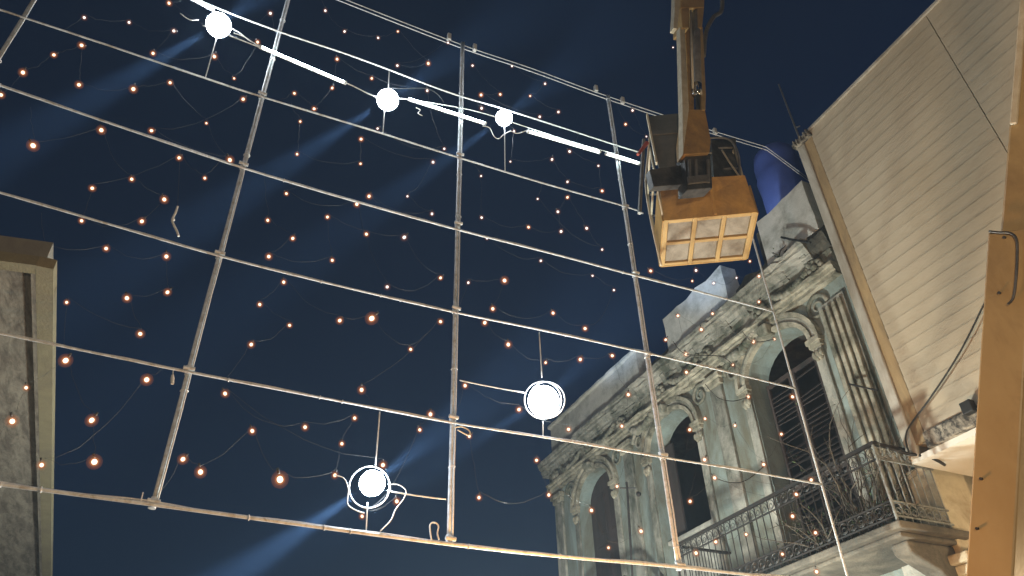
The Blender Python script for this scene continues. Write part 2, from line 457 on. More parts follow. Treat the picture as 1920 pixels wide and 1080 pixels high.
swept([(9.05, 9.101), (8.93, 9.101), (8.93, 9.25), (8.93, 9.40), (9.05, 9.42)], Y0, 16.85, 0.15, 0.05, 'frieze', 'relief', 5)
swept([(9.05, 9.421), (8.86, 9.421), (8.86, 9.48), (8.84, 9.50), (8.81, 9.54), (8.79, 9.60), (8.75, 9.62), (8.75, 9.68), (8.72, 9.70), (8.71, 9.77), (8.74, 9.81), (9.05, 9.83)], Y0 + 0.35, 17.1, 0.12, 0.07, 'cornice', 'mould', 9)
swept([(9.05, 9.40), (8.90, 9.40), (8.84, 9.55), (8.80, 9.7), (8.86, 9.82), (9.05, 9.86)], Y0 - 0.05, Y0 + 0.34, 0.06, 0.12, 'broken_cornice_end', 'ruin', 13)
# ornaments of the frieze: brackets, swags and rosettes
mod = MB().prism([(0, 0, 0), (-0.16, 0, -0.02), (-0.20, 0, -0.09), (-0.13, 0, -0.15), (-0.06, 0, -0.30), (0, 0, -0.34)], (0, 0.13, 0)).mesh('console', 'mould')
y = 7.0
while y < 16.7:
    linked('console', mod, old, (8.93, y - 0.065, 9.585), (0, 0, 0), (0.55, 1, random.uniform(0.55, 0.75)))
    y += 0.54
def swag(yc, half, z):
    b = MB()
    n = 22
    for i in range(n + 1):
        t = i / n * 2 - 1
        rr = 0.045 + 0.045 * (1 - t * t)
        b.ball((8.90 - 0.03 * (1 - t * t), yc + t * half + random.uniform(-0.01, 0.01), z - 0.24 * (1 - t * t) + random.uniform(-0.02, 0.02)), rr * random.uniform(0.8, 1.2), 7, 5)
    return b.build('swag', 'relief', old, smooth=True)
def rosette(y, z, r):
    b = MB(); b.ball((8.86, y, z), r * 0.45, 8, 6)
    for k in range(8):
        a = k * math.pi / 4
        b.ball((8.89, y + r * 0.8 * math.cos(a), z + r * 0.8 * math.sin(a)), r * 0.42, 7, 5)
    return b.build('rosette', 'relief', old, smooth=True)
for y in (7.45, 9.05, 10.70, 12.35, 13.95, 15.6):
    swag(y, 0.52, 8.98 if y in (9.05, 12.35) else 9.36)
for y in (6.85, 8.26, 9.89, 11.52, 13.11, 14.68, 16.4):
    rosette(y, 9.20, 0.15)
# spandrel scrolls between the arches
def scroll_relief(y, z, s):
    pts = []
    for i in range(30):
        a = i * 0.36; r = 0.24 * (1 - i / 36)
        pts.append((8.975, y + s * r * math.cos(a), z + r * math.sin(a)))
    return MB().tube(pts, [0.045 * (1 - i / 45) for i in range(30)], 6).build('scroll_relief', 'relief', old, smooth=True)
for c in doors:
    for s in (-1, 1):
        scroll_relief(c + s * 1.12, 8.60, s)
# parapet blocks along the roof line
def rough_block(name, y0, y1, z0, z1, mat, x0=8.88, x1=9.25, jit=0.04, seed=0):
    b = MB(); ny = max(2, int((y1 - y0) / 0.16)); nz = 4
    for j in range(nz + 1):
        for i in range(ny + 1):
            yy = y0 + (y1 - y0) * i / ny; zz = z0 + (z1 - z0) * j / nz
            e = noise.noise(Vector((yy * 3 + seed, zz * 3, seed))) * jit
            ed = (j == nz) * (noise.noise(Vector((yy * 2.5 + seed, 7, seed))) * jit * 1.6) ; ee = (i in (0, ny)) * e * 1.5
            b.v.append((x0 + e * 0.4, yy + ee, zz + ed)); b.v.append((x1, yy + ee, zz + ed))
    W = (ny + 1) * 2
    for j in range(nz):
        for i in range(ny):
            p = j * W + i * 2
            b.face([p, p + 2, p + W + 2, p + W]); b.face([p + 1, p + W + 1, p + W + 3, p + 3])
    for i in range(ny):
        p = i * 2; b.face([p, p + 1, p + 3, p + 2]); p += nz * W; b.face([p, p + 2, p + 3, p + 1])
    for j in range(nz):
        p = j * W; b.face([p, p + W, p + W + 1, p + 1]); p += ny * 2; b.face([p, p + 1, p + W + 1, p + W])
    return b.build(name, mat, old)
rough_block('parapet_block', 12.15, 16.5, 9.825, 10.58, 'parapet_grey', seed=1)
rough_block('parapet_block', 11.02, 12.13, 9.825, 10.22, 'ruin', x0=9.10, seed=2, jit=0.1)
rough_block('parapet_block', 8.95, 11.0, 9.825, 10.76, 'parapet', seed=3)
rough_block('parapet_block', 7.80, 8.93, 9.825, 10.25, 'ruin', x0=9.10, seed=4, jit=0.12)
rough_block('parapet_block', 6.55, 7.78, 9.835, 10.94, 'parapet', seed=5)
swept([(8.90, 10.581), (8.80, 10.60), (8.80, 10.66), (9.3, 10.68)], 12.15, 16.55, 0.15, 0.04, 'parapet_coping', 'parapet_grey', 21)

# balconies
BX = 7.85
RAIL = CAM_Z + 3.93
ring_mesh = {}
def balcony(ya, yb, x_front, pale_end):
    s = MB(); s.box(x_front - 0.06, FX - 0.003, ya - 0.06, yb + 0.06, FLOOR - 0.10, FLOOR - 0.01)
    s.box(x_front + 0.05, FX - 0.005, ya + 0.05, yb - 0.05, FLOOR - 0.16, FLOOR - 0.102)
    sl = s.build('balcony_slab', 'slab', old, bevel=0.02)
    zr = RAIL
    hr = MB(); hr.box(x_front - 0.028, x_front + 0.028, ya - 0.028, yb + 0.028, zr - 0.02, zr + 0.02)
    xe = 8.82 if ya < 7 else FX - 0.01
    hr.box(x_front + 0.03, xe, ya - 0.025, ya + 0.025, zr - 0.018, zr + 0.018)
    hr.box(x_front + 0.03, FX - 0.01, yb - 0.025, yb + 0.025, zr - 0.018, zr + 0.018)
    hr.build('handrail', 'iron', sl)
    for z in (FLOOR + 0.06, FLOOR + 0.24, zr - 0.20):
        MB().box(x_front - 0.01, x_front + 0.01, ya, yb, z - 0.01, z + 0.01).build('lower_rail', 'iron', sl)
        MB().box(x_front + 0.012, xe, ya - 0.01, ya + 0.01, z - 0.01, z + 0.01).build('lower_rail', pale_end, sl)
    bal = MB().tube([(0, 0, FLOOR - 0.02), (0, 0, zr - 0.021)], 0.008, 6).mesh('baluster', 'iron')
    bal2 = MB().tube([(0, 0, FLOOR - 0.02), (0, 0, zr - 0.021)], 0.009, 6).mesh('baluster', pale_end)
    def rm(nrm, mat):
        b = MB(); b.ring((0, 0, 0), 0.066, nrm, 0.006, 14, 5); b.ring((0.0, 0.0, -0.02), 0.032, nrm, 0.005, 10, 5)
        return b.mesh('scroll', mat)
    rf, re = rm((1, 0, 0), 'iron'), rm((0, 1, 0), pale_end)
    y = ya
    while y < yb + 0.01:
        linked('baluster', bal, sl, (x_front, y, 0)); 
        y += 0.145
    y = ya + 0.0725
    while y < yb:
        linked('scroll', rf, sl, (x_front - 0.01, y, zr - 0.11)); linked('scroll', rf, sl, (x_front - 0.01, y, FLOOR + 0.15)); y += 0.145
    x = x_front + 0.13
    while x < FX - 0.04:
        if x > xe:
            break
        linked('baluster', bal2, sl, (x, ya, 0)); linked('baluster', bal, sl, (x, yb, 0))
        linked('scroll', re, sl, (x - 0.065, ya - 0.01, FLOOR + 0.15)); linked('scroll', re, sl, (x - 0.065, ya - 0.01, zr - 0.11))
        x += 0.13
    # corner posts and the brackets that carry the slab
    for yy in (ya, yb):
        MB().tube([(x_front, yy, FLOOR - 0.02), (x_front, yy, zr + 0.03)], 0.018, 8).build('corner_post', pale_end if yy == ya else 'iron', sl)
    yy = ya + 0.12
    while yy < yb:
        MB().prism([(x_front + 0.20, yy, FLOOR - 0.163), (FX - 0.01, yy, FLOOR - 0.163), (FX - 0.01, yy, FLOOR - 0.95), (FX - 0.25, yy, FLOOR - 0.80), (FX - 0.52, yy, FLOOR - 0.48), (x_front + 0.22, yy, FLOOR - 0.30)], (0, 0.26, 0)).build('bracket', 'slab', old, bevel=0.03)
        yy += 1.9
    return sl
bal1 = balcony(6.08, 10.42, BX, 'iron_pale')
bal2 = balcony(12.3, 16.3, 8.0, 'iron')
# moulded corner pier beside the balcony end, lit by the shops
pr = MB(); pr.box(FX - 0.17, FX + 0.44, 6.11, Y0 - 0.003, 0, 5.45)
pr.build('corner_pier', 'cream_stucco', old, bevel=0.02)
for (z, d) in ((4.02, 0.10), (4.14, 0.17), (3.35, 0.08), (3.45, 0.14)):
    MB().box(FX - 0.17 - d, FX + 1.6, 6.11 - d, Y0 - 0.004, z, z + 0.115).build('ledge', 'cream_stucco', old, bevel=0.02)

# ================================================================== the cream neighbour
CX, CZ0, CZ1, CY1 = 8.4, CAM_Z + 4.02, CAM_Z + 9.58, 6.05
nb = thing('cream_building', (CX, 1.5, 0), 'cream boarded building with projecting upper wall and white soffit at right', 'building')
MB().box(CX + 0.05, 14, -6, CY1 - 0.002, CZ0 - 0.1, CZ1 - 0.05).build('core_wall', 'siding_trim', nb)
NB = 28
bh = (CZ1 - CZ0) / NB
SEAM = 3.30
def board(y0, y1):
    h = bh - 0.003
    return MB().hexa([(0.005, y0, 0), (0.045, y0, 0), (0.045, y1, 0), (0.005, y1, 0),
                      (-0.0035, y0, h), (0.045, y0, h), (0.045, y1, h), (-0.0035, y1, h)]).mesh('board', 'siding')
bA, bB = board(SEAM + 0.006, 5.72), board(-6, SEAM - 0.006)
for k in range(NB):
    z = CZ0 + k * bh
    linked('board', bA, nb, (CX + random.uniform(-0.002, 0.002), 0, z)); linked('board', bB, nb, (CX + random.uniform(-0.002, 0.002), 0, z))
MB().box(CX + 0.0, CX + 0.048, 5.725, 5.888, CZ0 - 0.1, CZ1 - 0.02).build('shadow_strip', 'brown_strip', nb)  # strip added where shadow falls beside the corner board, painted brown
cbm = MB()
nseg = 30
for k in range(nseg):
    pass
cbm.box(CX - 0.03, CX + 0.20, 5.89, CY1, CZ0 - 0.25, CZ1 - 0.12)
cbm.build('corner_board', 'siding_trim', nb, bevel=0.02)
cap = MB()
for k in range(14):
    cap.box(CX - 0.09 + random.uniform(-0.03, 0.02), CX + 0.16, 5.70 + k * 0.027, 5.726 + k * 0.027, CZ1 - 0.119, CZ1 - 0.02 + random.uniform(-0.06, 0.10))
cap.build('broken_cap', 'mouldy', nb)
MB().box(CX - 0.035, CX + 0.046, -6, 5.72, CZ1 + 0.002, CZ1 + 0.05).build('eaves_board', 'siding_trim', nb)
MB().box(CX - 0.06, CX + 0.30, -6, 5.72, CZ0 - 0.22, CZ0 - 0.012).build('bottom_fascia', 'mouldy', nb, bevel=0.02)
MB().box(CX + 0.005, 14, -6, CY1 - 0.01, CZ0 - 0.30, CZ0 - 0.224).build('soffit', 'white_soffit', nb)
MB().box(10.6, 14, -6, CY1 - 0.05, 0, CZ0 - 0.304).build('lower_wall', 'cream_stucco', nb)
# a lamp bracket stub and rubbish on the fascia
jb = MB(); jb.box(CX - 0.16, CX - 0.062, 4.92, 5.06, CZ0 - 0.10, CZ0 + 0.05); jb.box(CX - 0.13, CX - 0.062, 4.70, 4.90, CZ0 - 0.16, CZ0 - 0.07)
jb.build('junction_box', 'wire_black', nb, bevel=0.01)

# ================================================================== left: soffit of a projecting canopy
left = thing('left_building', (-4.0, 11.0, 0), 'old building edge at far left with peeling framed soffit under a projecting canopy', 'building')
SZ = CAM_Z + 4.0
def lp(px, py, z=SZ): return at_z(px, py, z)
A = lp(100, 505); B = Vector((-1.72, 17.0, SZ)); XW = -3.3
o1 = [A, B, Vector((XW, 17.0, SZ)), Vector((XW, A.y + 0.35, SZ))]
rim = 0.135
ru = (B - A).normalized(); rl = Vector((-ru.y, ru.x, 0)); rl = rl if rl.x < 0 else -rl
fb = MB()
fb.prism([A, B, B + rl * rim, A + rl * rim], (0, 0, 0.10))
fb.build('frame_board', 'frame_wood', left)
nb2 = (o1[3] - A); nl = nb2.normalized()
fb2 = MB(); P = A + rl * (rim + 0.002)
far = ru * rim
fb2.prism([P, P + far, Vector((XW, P.y + 0.30 + rim, SZ)), Vector((XW, P.y + 0.30, SZ))], (0, 0, 0.098))
fb2.build('frame_board', 'frame_wood', left)
q = MB(); q0 = P + ru * (rim + 0.002)
q.prism([q0, q0 + rl * 0.035, B + rl * (rim + 0.037), B + rl * (rim + 0.002)], (0, 0, 0.02)); 
q.prism([Vector(p) + Vector((0, 0, 0.045)) for p in (q0, B + rl * (rim + 0.002), Vector((XW, 17.0, SZ)), Vector((XW, q0.y + 0.30, SZ)))], (0, 0, 0.04))
q.build('soffit_panel', 'old_wood', left)
fa = MB(); FA = A + rl * 0.09 + ru * 0.05 + Vector((0, 0, 0.102))
fa.prism([FA, B + rl * 0.09 + Vector((0, 0, 0.102)), Vector((XW, 17, SZ + 0.102)), Vector((XW, FA.y + 0.30, SZ + 0.102))], (0, 0, 0.20))
fa.build('canopy_slab', 'fascia', left)
MB().box(-9, XW - 0.003, 5.9, 17, 0, 6.05).build('wall', 'fascia', left)

# ================================================================== the lattice of pipes across the street
CY = 6.6
lat = thing('pipe_lattice', at_y(840, 1018, CY), 'upright lattice of grey pipes and cables strung across the street', 'lattice')
COLX = [-0.412, -0.022, 0.3655, 0.753, 1.115]
def C(px, py, dy=0.0): return at_y(px, py, CY + dy)
def U(xr, zr, dy=0.0): return Vector((xr * CY, CY + dy, CAM_Z + zr * CY))
ups = [(-0.412, 0.72, 1.9), (-0.022, 0.344, 1.9), (0.3655, 0.338, 1.49), (0.753, 0.343, 1.49), (1.115, 0.30, 1.49)]
for k, (xr, z0, z1) in enumerate(ups):
    r = 0.021 if k < 4 else 0.014
    n = 24
    b = MB()
    wob = [U(xr + noise.noise(Vector((k * 5.1, i * 0.35, 0))) * 0.0007, z0 + (z1 - z0) * i / n) for i in range(n + 1)]
    b.tube(wob, r, 10)
    p = b.build('upright_pipe', 'galv' if k < 4 else 'rope', lat, smooth=True)
    if k < 4:
        # pale cord laid along the pipe and tied at intervals
        pts = [q + Vector((0.026 + 0.006 * noise.noise(Vector((i * 0.7, k, 3))), -0.022, 0)) for i, q in enumerate(wob)]
        MB().tube(pts, 0.009, 6).build('cord', 'rope', p, smooth=True)
        for i in range(5):
            c = U(xr, z0 + (z1 - z0) * (i + random.random()) / 5, -0.006) + Vector((0.008, 0, 0))
            MB().ring(c, r + 0.012, (random.uniform(-.2, .2), 0, 1), 0.005, 12, 5).build('tie', 'rope', p)

rows = [
    ('E', [(-40, 903), (0, 908), (280, 945), (560, 983), (840, 1020), (1050, 1043), (1262, 1062), (1400, 1077)], 0.017, 'galv'),
    ('D', [(-40, 617), (0, 625), (175, 661), (350, 697), (600, 745), (845, 792), (1040, 823), (1240, 857), (1400, 883), (1542, 909)], 0.0112, 'galv'),
    ('C', [(-40, 347), (0, 361), (200, 419), (415, 481), (640, 537), (855, 586), (1030, 622), (1208, 661), (1350, 694), (1492, 729)], 0.0112, 'galv'),
    ('B', [(-40, 145), (0, 160), (230, 239), (463, 317), (665, 377), (860, 431), (1030, 474), (1192, 517), (1310, 547), (1450, 584)], 0.013, 'galv'),
    ('A', [(-40, 5), (45, 33), (200, 84), (383, 146), (490, 181), (680, 239), (862, 296), (1010, 341), (1172, 387), (1206, 400)], 0.011, 'galv'),
    ('W', [(330, -22), (400, 12), (525, 60), (640, 98), (730, 131), (800, 158), (862, 180), (940, 203), (1050, 238), (1155, 272), (1205, 287)], 0.011, 'wire_white'),
    ('V', [(380, 48), (490, 90), (648, 155), (705, 181), (765, 186), (862, 202), (925, 218), (1060, 262), (1150, 288), (1205, 306)], 0.007, 'wire_white'),
]
def smooth_line(pts, n=5):
    out = []
    for i in range(len(pts) - 1):
        p0, p1, p2, p3 = pts[max(i - 1, 0)], pts[i], pts[i + 1], pts[min(i + 2, len(pts) - 1)]
        for j in range(n):
            t = j / n
            out.append(0.5 * ((2 * p1) + (p2 - p0) * t + (2 * p0 - 5 * p1 + 4 * p2 - p3) * t * t + (3 * p1 - p0 - 3 * p2 + p3) * t ** 3))
    out.append(pts[-1]); return out
for nm, pts, r, mt in rows:
    dy = {'E': -0.05, 'W': -0.03, 'V': -0.05}.get(nm, -0.046)
    ends = [C(x, y, dy) for x, y in pts]
    if nm in 'ABC' and ends[0].x > -0.412 * CY:
        ends.insert(0, Vector((-0.425 * CY, CY + dy, ends[0].z + 0.01)))
    if nm in 'DE':
        ends.insert(0, Vector((XW - 0.02, CY + dy, ends[0].z + 0.02)))
    if nm == 'E':
        ends.append(Vector((1.125 * CY, CY + dy, ends[-1].z + 0.02)))
    line = smooth_line(ends, 6)
    p = MB().tube(line, r, 8).build('cross_pipe' if nm in 'EDCBA' else 'cross_wire', mt, lat, smooth=True)
    if nm in 'EBDC':
        # slack cord lying along the pipe
        cp = [q + Vector((0, -0.004, (r + 0.004) * (0.6 + 0.9 * noise.noise(Vector((i * 0.31, len(pts), 1)))))) for i, q in enumerate(line)]
        MB().tube(cp, 0.007 if nm == 'E' else 0.005, 5).build('cord', 'rope', p, smooth=True)
        for i in range(12 if nm == 'E' else 5):
            q = line[random.randrange(3, len(line) - 3)]
            MB().ring(q, r + 0.004, (1, 0, random.uniform(-.2, .2)), 0.006, 10, 5).build('tie', 'rope', p)
# couplers where pipes cross
cpl = MB().tube([(0, 0, -0.045), (0, 0, 0.045)], 0.031, 10)
cpl.tube([(-0.05, -0.045, 0), (0.05, -0.045, 0)], 0.020, 10)
cpl = cpl.mesh('coupler', 'galv')
for xr in COLX[1:4]:
    for zr in (0.345, 0.532, 0.737, 0.930, 1.115):
        linked('coupler', cpl, lat, U(xr, zr) + Vector((0, 0, random.uniform(-0.01, 0.01))), (0, random.uniform(-.1, .1), 0))
# twin carrying wires along the top with their clamps
for dz in (0, -0.085):
    line = smooth_line([C(x, y) + Vector((0, 0.05, dz)) for x, y in ((560, -42), (665, 0), (865, 78), (1000, 124), (1130, 172), (1300, 229), (1440, 272))], 6)
    line.append(Vector((9.6, 6.75, 11.25 + dz)))
    MB().tube(line, 0.0075, 6).build('carrying_wire', 'rope', lat, smooth=True)
for (x, y) in ((842, 66), (890, 86), (1117, 163), (1167, 185), (1340, 243)):
    c = C(x, y + 2, 0.05); MB().box(c.x - 0.03, c.x + 0.03, c.y - 0.03, c.y + 0.03, c.z - 0.09, c.z + 0.05).build('wire_clamp', 'wire_white', lat, bevel=0.01)

# ================================================================== round lamps
def round_lamp(px, py, r_globe, r_ring, label, rods, soft=False, ring_shift=(0, 0)):
    c = C(px, py, -0.02)
    t = thing('round_lamp', c, label, 'lamp', 'round lamps tied to the lattice')
    view = (CAMP - c).normalized()
    MB().ball(c, r_globe, 20, 14).build('globe', 'lamp_soft' if soft else 'lamp', t, smooth=True)
    rc = C(px + ring_shift[0], py + ring_shift[1], 0.02)
    hp = MB()
    hp.ring(rc, r_ring, view + Vector((0.12, 0, 0.1)), 0.007, 36, 6)
    hp.build('hoop', 'galv', t, smooth=True)
    if soft:
        MB().ring(rc + Vector((0.02, -0.05, -0.02)), r_ring * 0.97, view + Vector((-0.05, 0, 0.1)), 0.006, 36, 6).build('hoop', 'galv', t, smooth=True)
    for (x0, y0, x1, y1) in rods:
        MB().tube(arc(C(x0, y0, -0.03), C(x1, y1, -0.03), 0.006, 6), 0.007, 6).build('rod', 'wire_white', t, smooth=True)
    return t
round_lamp(410, 47, 0.150, 0.150, 'blazing round lamp at top left beside the uppermost tube light', [(407, 68, 385, 146), (400, 22, 403, 14)])
round_lamp(727, 187, 0.140, 0.142, 'round lamp between the two longest glowing tubes, third from right', [(730, 131, 728, 166), (721, 207, 718, 248), (700, 180, 707, 183)])
round_lamp(945, 221, 0.115, 0.118, 'smallest round lamp, nearest the lift basket, with cable tangle below', [(946, 237, 947, 322), (944, 205, 942, 203)])
round_lamp(1019, 752, 0.172, 0.208, 'largest round lamp in a double hoop in front of the old cornice', [(1011, 622, 1016, 708), (1018, 790, 1018, 819), (862, 713, 983, 736)], True, (-1, -2))
round_lamp(698, 906, 0.118, 0.188, 'lowest round lamp inside a wide white hoop above the bottom rail', [(712, 772, 704, 876), (726, 920, 836, 936), (689, 942, 686, 1000)], False, (-5, 7))

# ================================================================== tube lights
def tube_light(a, b, label):
    p0, p1 = C(*a, -0.075), C(*b, -0.075)
    t = thing('tube_light', (p0 + p1) / 2, label, 'tube light', 'tube lights along the upper wire')
    d = (p1 - p0).normalized()
    MB().tube([p0 + d * 0.02, p1 - d * 0.02], 0.0095, 10).build('tube', 'led', t, smooth=True)
    for p, s in ((p0, 1), (p1, -1)):
        MB().tube([p, p + d * s * 0.03], 0.019, 10).build('end_cap', 'wire_white', t)
    MB().beam(p0 + Vector((0, 0.026, 0)), p1 + Vector((0, 0.026, 0)), (0, 0, 1), 0.016, 0.006).build('batten', 'wire_white', t)
tube_light((322, -24), (402, 17), 'glowing tube light cut by the top edge of the picture')
tube_light((487, 86), (650, 155), 'glowing tube light crossing the second upright, longest')
tube_light((766, 184), (912, 231), 'glowing tube light crossing the middle upright between two round lamps')
tube_light((990, 245), (1126, 285), 'glowing tube light just right of the smallest round lamp')
tube_light((1136, 287), (1200, 306), 'short glowing tube light touching the lift basket')

# ================================================================== fairy light strings
bulbs = """317,6 158,33 242,42 326,58 507,25 610,20 632,111 153,85 101,103 287,100 43,136 148,159 250,167 319,155 402,106 439,147 456,186 483,79 2,178 190,244 284,245 387,231
552,175 589,204 563,228 623,165 62,273 336,296 431,300 557,289 247,336 173,353 384,334 646,59 709,71 746,59 840,80 745,123 803,119 886,123 697,147 801,170 960,124 1022,157
902,178 938,177 994,180 903,203 1047,210 1012,219 1186,207 1173,233 708,241 677,261 833,279 676,307 812,304 902,330 957,303 1068,284 1035,299 1122,311 1064,341 1212,256 964,246 1129,358
308,374 153,414 266,415 84,467 199,466 312,481 502,413 614,407 537,363 549,447 504,481 623,488 532,529 125,567 238,559 314,548 487,571 263,626 543,610 471,646 123,676 275,712 637,601
692,368 764,368 669,383 810,401 687,439 758,445 903,408 913,447 1008,373 1064,370 1046,397 991,426 1052,434 1100,428 1129,468 1014,489 1111,517 1151,544 826,521 726,538 878,530 946,526
697,597 826,603 924,579 909,605 1037,587 1097,616 953,646 770,655 1023,680 1088,674 1148,667 1220,508 1248,637 1271,592
49,727 23,790 78,872 172,788 177,866 422,738 473,808 343,861 376,885 572,801 525,899 628,891 678,731 665,784 641,832 787,806 807,777 872,723 880,818 718,872 744,940 679,968 898,933 973,768
1066,805 1006,863 1029,928 1166,799 1178,740 1157,912 1109,957 1141,1027 1202,996
1406,490 1305,507 1298,527 1338,531 1381,521 1423,518 1423,566 1336,588 1315,618 1413,641 1452,636 1374,684 1287,698 1286,664 1403,744 1486,744 1322,785 1293,806 1378,798 1465,814 1321,862
1432,871 1340,896 1521,900 1294,940 1493,927 1486,968 1529,999 1399,1002 1342,1016 1305,1037 1467,1039 1531,1072 1262,89"""
bulbs = [tuple(map(int, t.split(','))) for t in bulbs.split()]
BIG = {(697, 597): 1.6, (525, 899): 1.7, (946, 526): 1.3, (62, 273): 1.35, (123, 676): 1.3, (431, 300): 1.2, (275, 712): 1.25, (172, 788): 1.2, (177, 866): 1.35, (376, 885): 1.2}
ROWZ = [0.344, 0.533, 0.737, 0.930, 1.115, 1.30, 1.49]
ROWN = ['under the bottom rail', 'first row above the bottom rail', 'second row above the bottom rail', 'third row above the bottom rail',
        'fourth row above the bottom rail', 'just under the tube lights', 'just above the tube lights', 'over the twin top wires']
COLN = ['left of first upright', 'first to second upright', 'second to middle upright', 'middle to fourth upright', 'fourth to last upright', 'right of last upright']
cells = {}
for (x, y) in bulbs:
    p = C(x, y)
    xr, zr = p.x / CY, (p.z - CAM_Z) / CY
    ci = sum(xr > v for v in COLX); ri = sum(zr > v for v in ROWZ)
    cells.setdefault((ri, ci), []).append((x, y))
def bulb_mesh(core, shell, nm):  # bright core; the outer shells paint its glow
    b = MB(); b.ball((0, 0, 0), 0.0165, 10, 8, 0, (1, 1, 1.1)); b.ball((0, 0, 0), 0.026, 10, 8, 1, (1, 1, 1.05)); b.ball((0, 0, 0), 0.034, 12, 8, 3, (1, 1, 1.05)); b.ball((0, 0, 0), 0.045, 12, 8, 3, (1, 1, 1.05))
    b.tube([(0, 0, 0.034), (0, 0, 0.065)], 0.008, 6, False, 2)
    return b.mesh(nm, [core, shell, 'wire_clear', shell + '_rim'], True)
bm_amber = bulb_mesh('bulb', 'amber', 'bulb'); bm_rose = bulb_mesh('bulb_white', 'rose', 'bulb')
for (ri, ci), lst in sorted(cells.items()):
    xs = sum(p[0] for p in lst) / len(lst); ys = sum(p[1] for p in lst) / len(lst)
    root = thing('fairy_light_string', C(xs, ys, 0.1), f'amber bulb string, {ROWN[ri]}, {COLN[ci]}', 'fairy lights', 'fairy light strings on the lattice')
    pos = []
    for (x, y) in lst:
        p = C(x, y, random.uniform(-0.06, 0.14)) if x < 1215 or y > 420 else C(x, y, 0.1)
        s = BIG.get((x, y), random.triangular(0.6, 1.2, 0.9))
        warm = x < 700 and y > 60 or y > 560 or (x, y) in BIG
        linked('bulb', bm_amber if (warm or random.random() < 0.25) else bm_rose, root, p, (random.uniform(-.7, .7), random.uniform(-.7, .7), 0), (s, s, s))
        pos.append(p)
    # one wire threads the bulbs of the cell
    todo = pos[:]; cur = min(todo, key=lambda q: q.x); path = [cur]; todo.remove(cur)
    while todo:
        cur = min(todo, key=lambda q: (q - path[-1]).length); todo.remove(cur); path.append(cur)
    first = path[0]
    zs = [v * CY + CAM_Z for v in ROWZ]
    zt = min(zs, key=lambda z: abs(z - first.z))
    pts = arc(Vector((first.x - 0.15, CY - 0.02, zt)), first + Vector((0, 0, 0.06)), 0.04, 6, wob=0.01)
    for a, b in zip(path, path[1:]):
        a, b = a + Vector((0, 0, 0.06)), b + Vector((0, 0, 0.06))
        pts += arc(a, b, min(0.22, (b - a).length * random.uniform(0.08, 0.25)), 8, wob=0.008)[1:]
    last = path[-1]
    zt = min(zs, key=lambda z: abs(z - last.z))
    pts += arc(last + Vector((0, 0, 0.06)), Vector((last.x + 0.12, CY - 0.02, zt)), 0.04, 6, wob=0.01)[1:]
    MB().tube(pts, 0.0014, 4).build('wire', 'wire_clear', root, smooth=True)

# ================================================================== small cables on the lattice
def cable(name, pts, r, mat, label, cat='cable', dy=-0.06, group=None):
    line = smooth_line([C(x, y, dy) for x, y in pts], 6)
    return tag(MB().tube(line, r, 6).build(name, mat, None, smooth=True), label, cat, group)
cable('loose_cable', [(628, 891), (645, 897), (653, 918), (652, 945), (668, 957), (683, 962)], 0.005, 'wire_white', 'white cable curling left of the lowest round lamp')
cable('loose_cable', [(728, 908), (748, 909), (761, 920), (757, 935), (742, 955), (733, 975), (713, 996)], 0.0055, 'wire_white', 'white cable looping right of the lowest round lamp to the rail')
cable('cable_loop', [(823, 1012), (820, 1000), (822, 988), (818, 981), (810, 980), (806, 986), (807, 1000), (809, 1012)], 0.007, 'wire_white', 'small upright cable loop on the bottom rail beside the middle upright')
cable('loose_cable', [(852, 802), (866, 800), (880, 808), (878, 816), (858, 806)], 0.007, 'edge_pale', 'short yellowish cable end right of the middle upright')
cable('loose_cable', [(905, 236), (918, 240), (926, 255), (935, 260), (945, 252), (958, 246), (970, 250), (990, 244)], 0.006, 'wire_white', 'tangled cable under the smallest round lamp')
cable('loose_cable', [(432, 52), (450, 62), (468, 76), (488, 86)], 0.006, 'wire_white', 'thin cable from the top left lamp to the second tube light')
cable('loose_cable', [(438, 62), (460, 70), (492, 92)], 0.006, 'wire_white', 'lower cable running from the top left lamp into the tube light')
cable('loose_cable', [(372, 37), (360, 38), (350, 34), (338, 25)], 0.005, 'wire_white', 'pale cable end left of the top left lamp')
cable('loose_cable', [(730, 165), (760, 166), (800, 166), (822, 178), (832, 192)], 0.005, 'wire_clear', 'dim cable sagging over the tube light beside the middle upright')
cable('loose_cable', [(780, 202), (788, 206), (784, 212), (792, 217)], 0.006, 'wire_white', 'short kinked cable under the tube light left of the middle upright')
st = thing('bent_strip', C(325, 415), 'bent white plastic strip dangling between the first and second uprights', 'strip')
MB().tube(smooth_line([C(x, y, -0.05) for x, y in ((333, 387), (329, 399), (323, 412), (326, 422), (331, 432), (335, 443))], 4), 0.012, 6).build('strip', 'wire_white', st)
MB().tube([C(333, 387, -0.05), C(338, 279, -0.05)], 0.002, 5).build('thread', 'wire_clear', st)
MB().ball(C(325, 412, -0.05), 0.017, 8, 6).build('knot', 'wire_white', st)
ps = thing('lamp_holder', C(324, 705), 'small white lamp holder hanging from the cross pipe beside the second upright', 'lamp holder')
MB().tube([C(325, 692, -0.05), C(324, 703, -0.05)], 0.004, 6).build('cord', 'wire_white', ps)
MB().tube([C(324, 703, -0.05), C(323.6, 709, -0.05), C(323, 720, -0.05)], [0.010, 0.016, 0.014], 8).build('socket', 'wire_white', ps)
cable('clip', [(264, 940), (268, 923)], 0.006, 'rope', 'short wire end standing beside the foot of the second upright', 'wire')

# ================================================================== the lift: boom, jib and basket
lift = thing('aerial_lift', (4.6, 4.3, 0), 'ochre aerial work lift with jib, basket and leaning steel boom', 'lift')
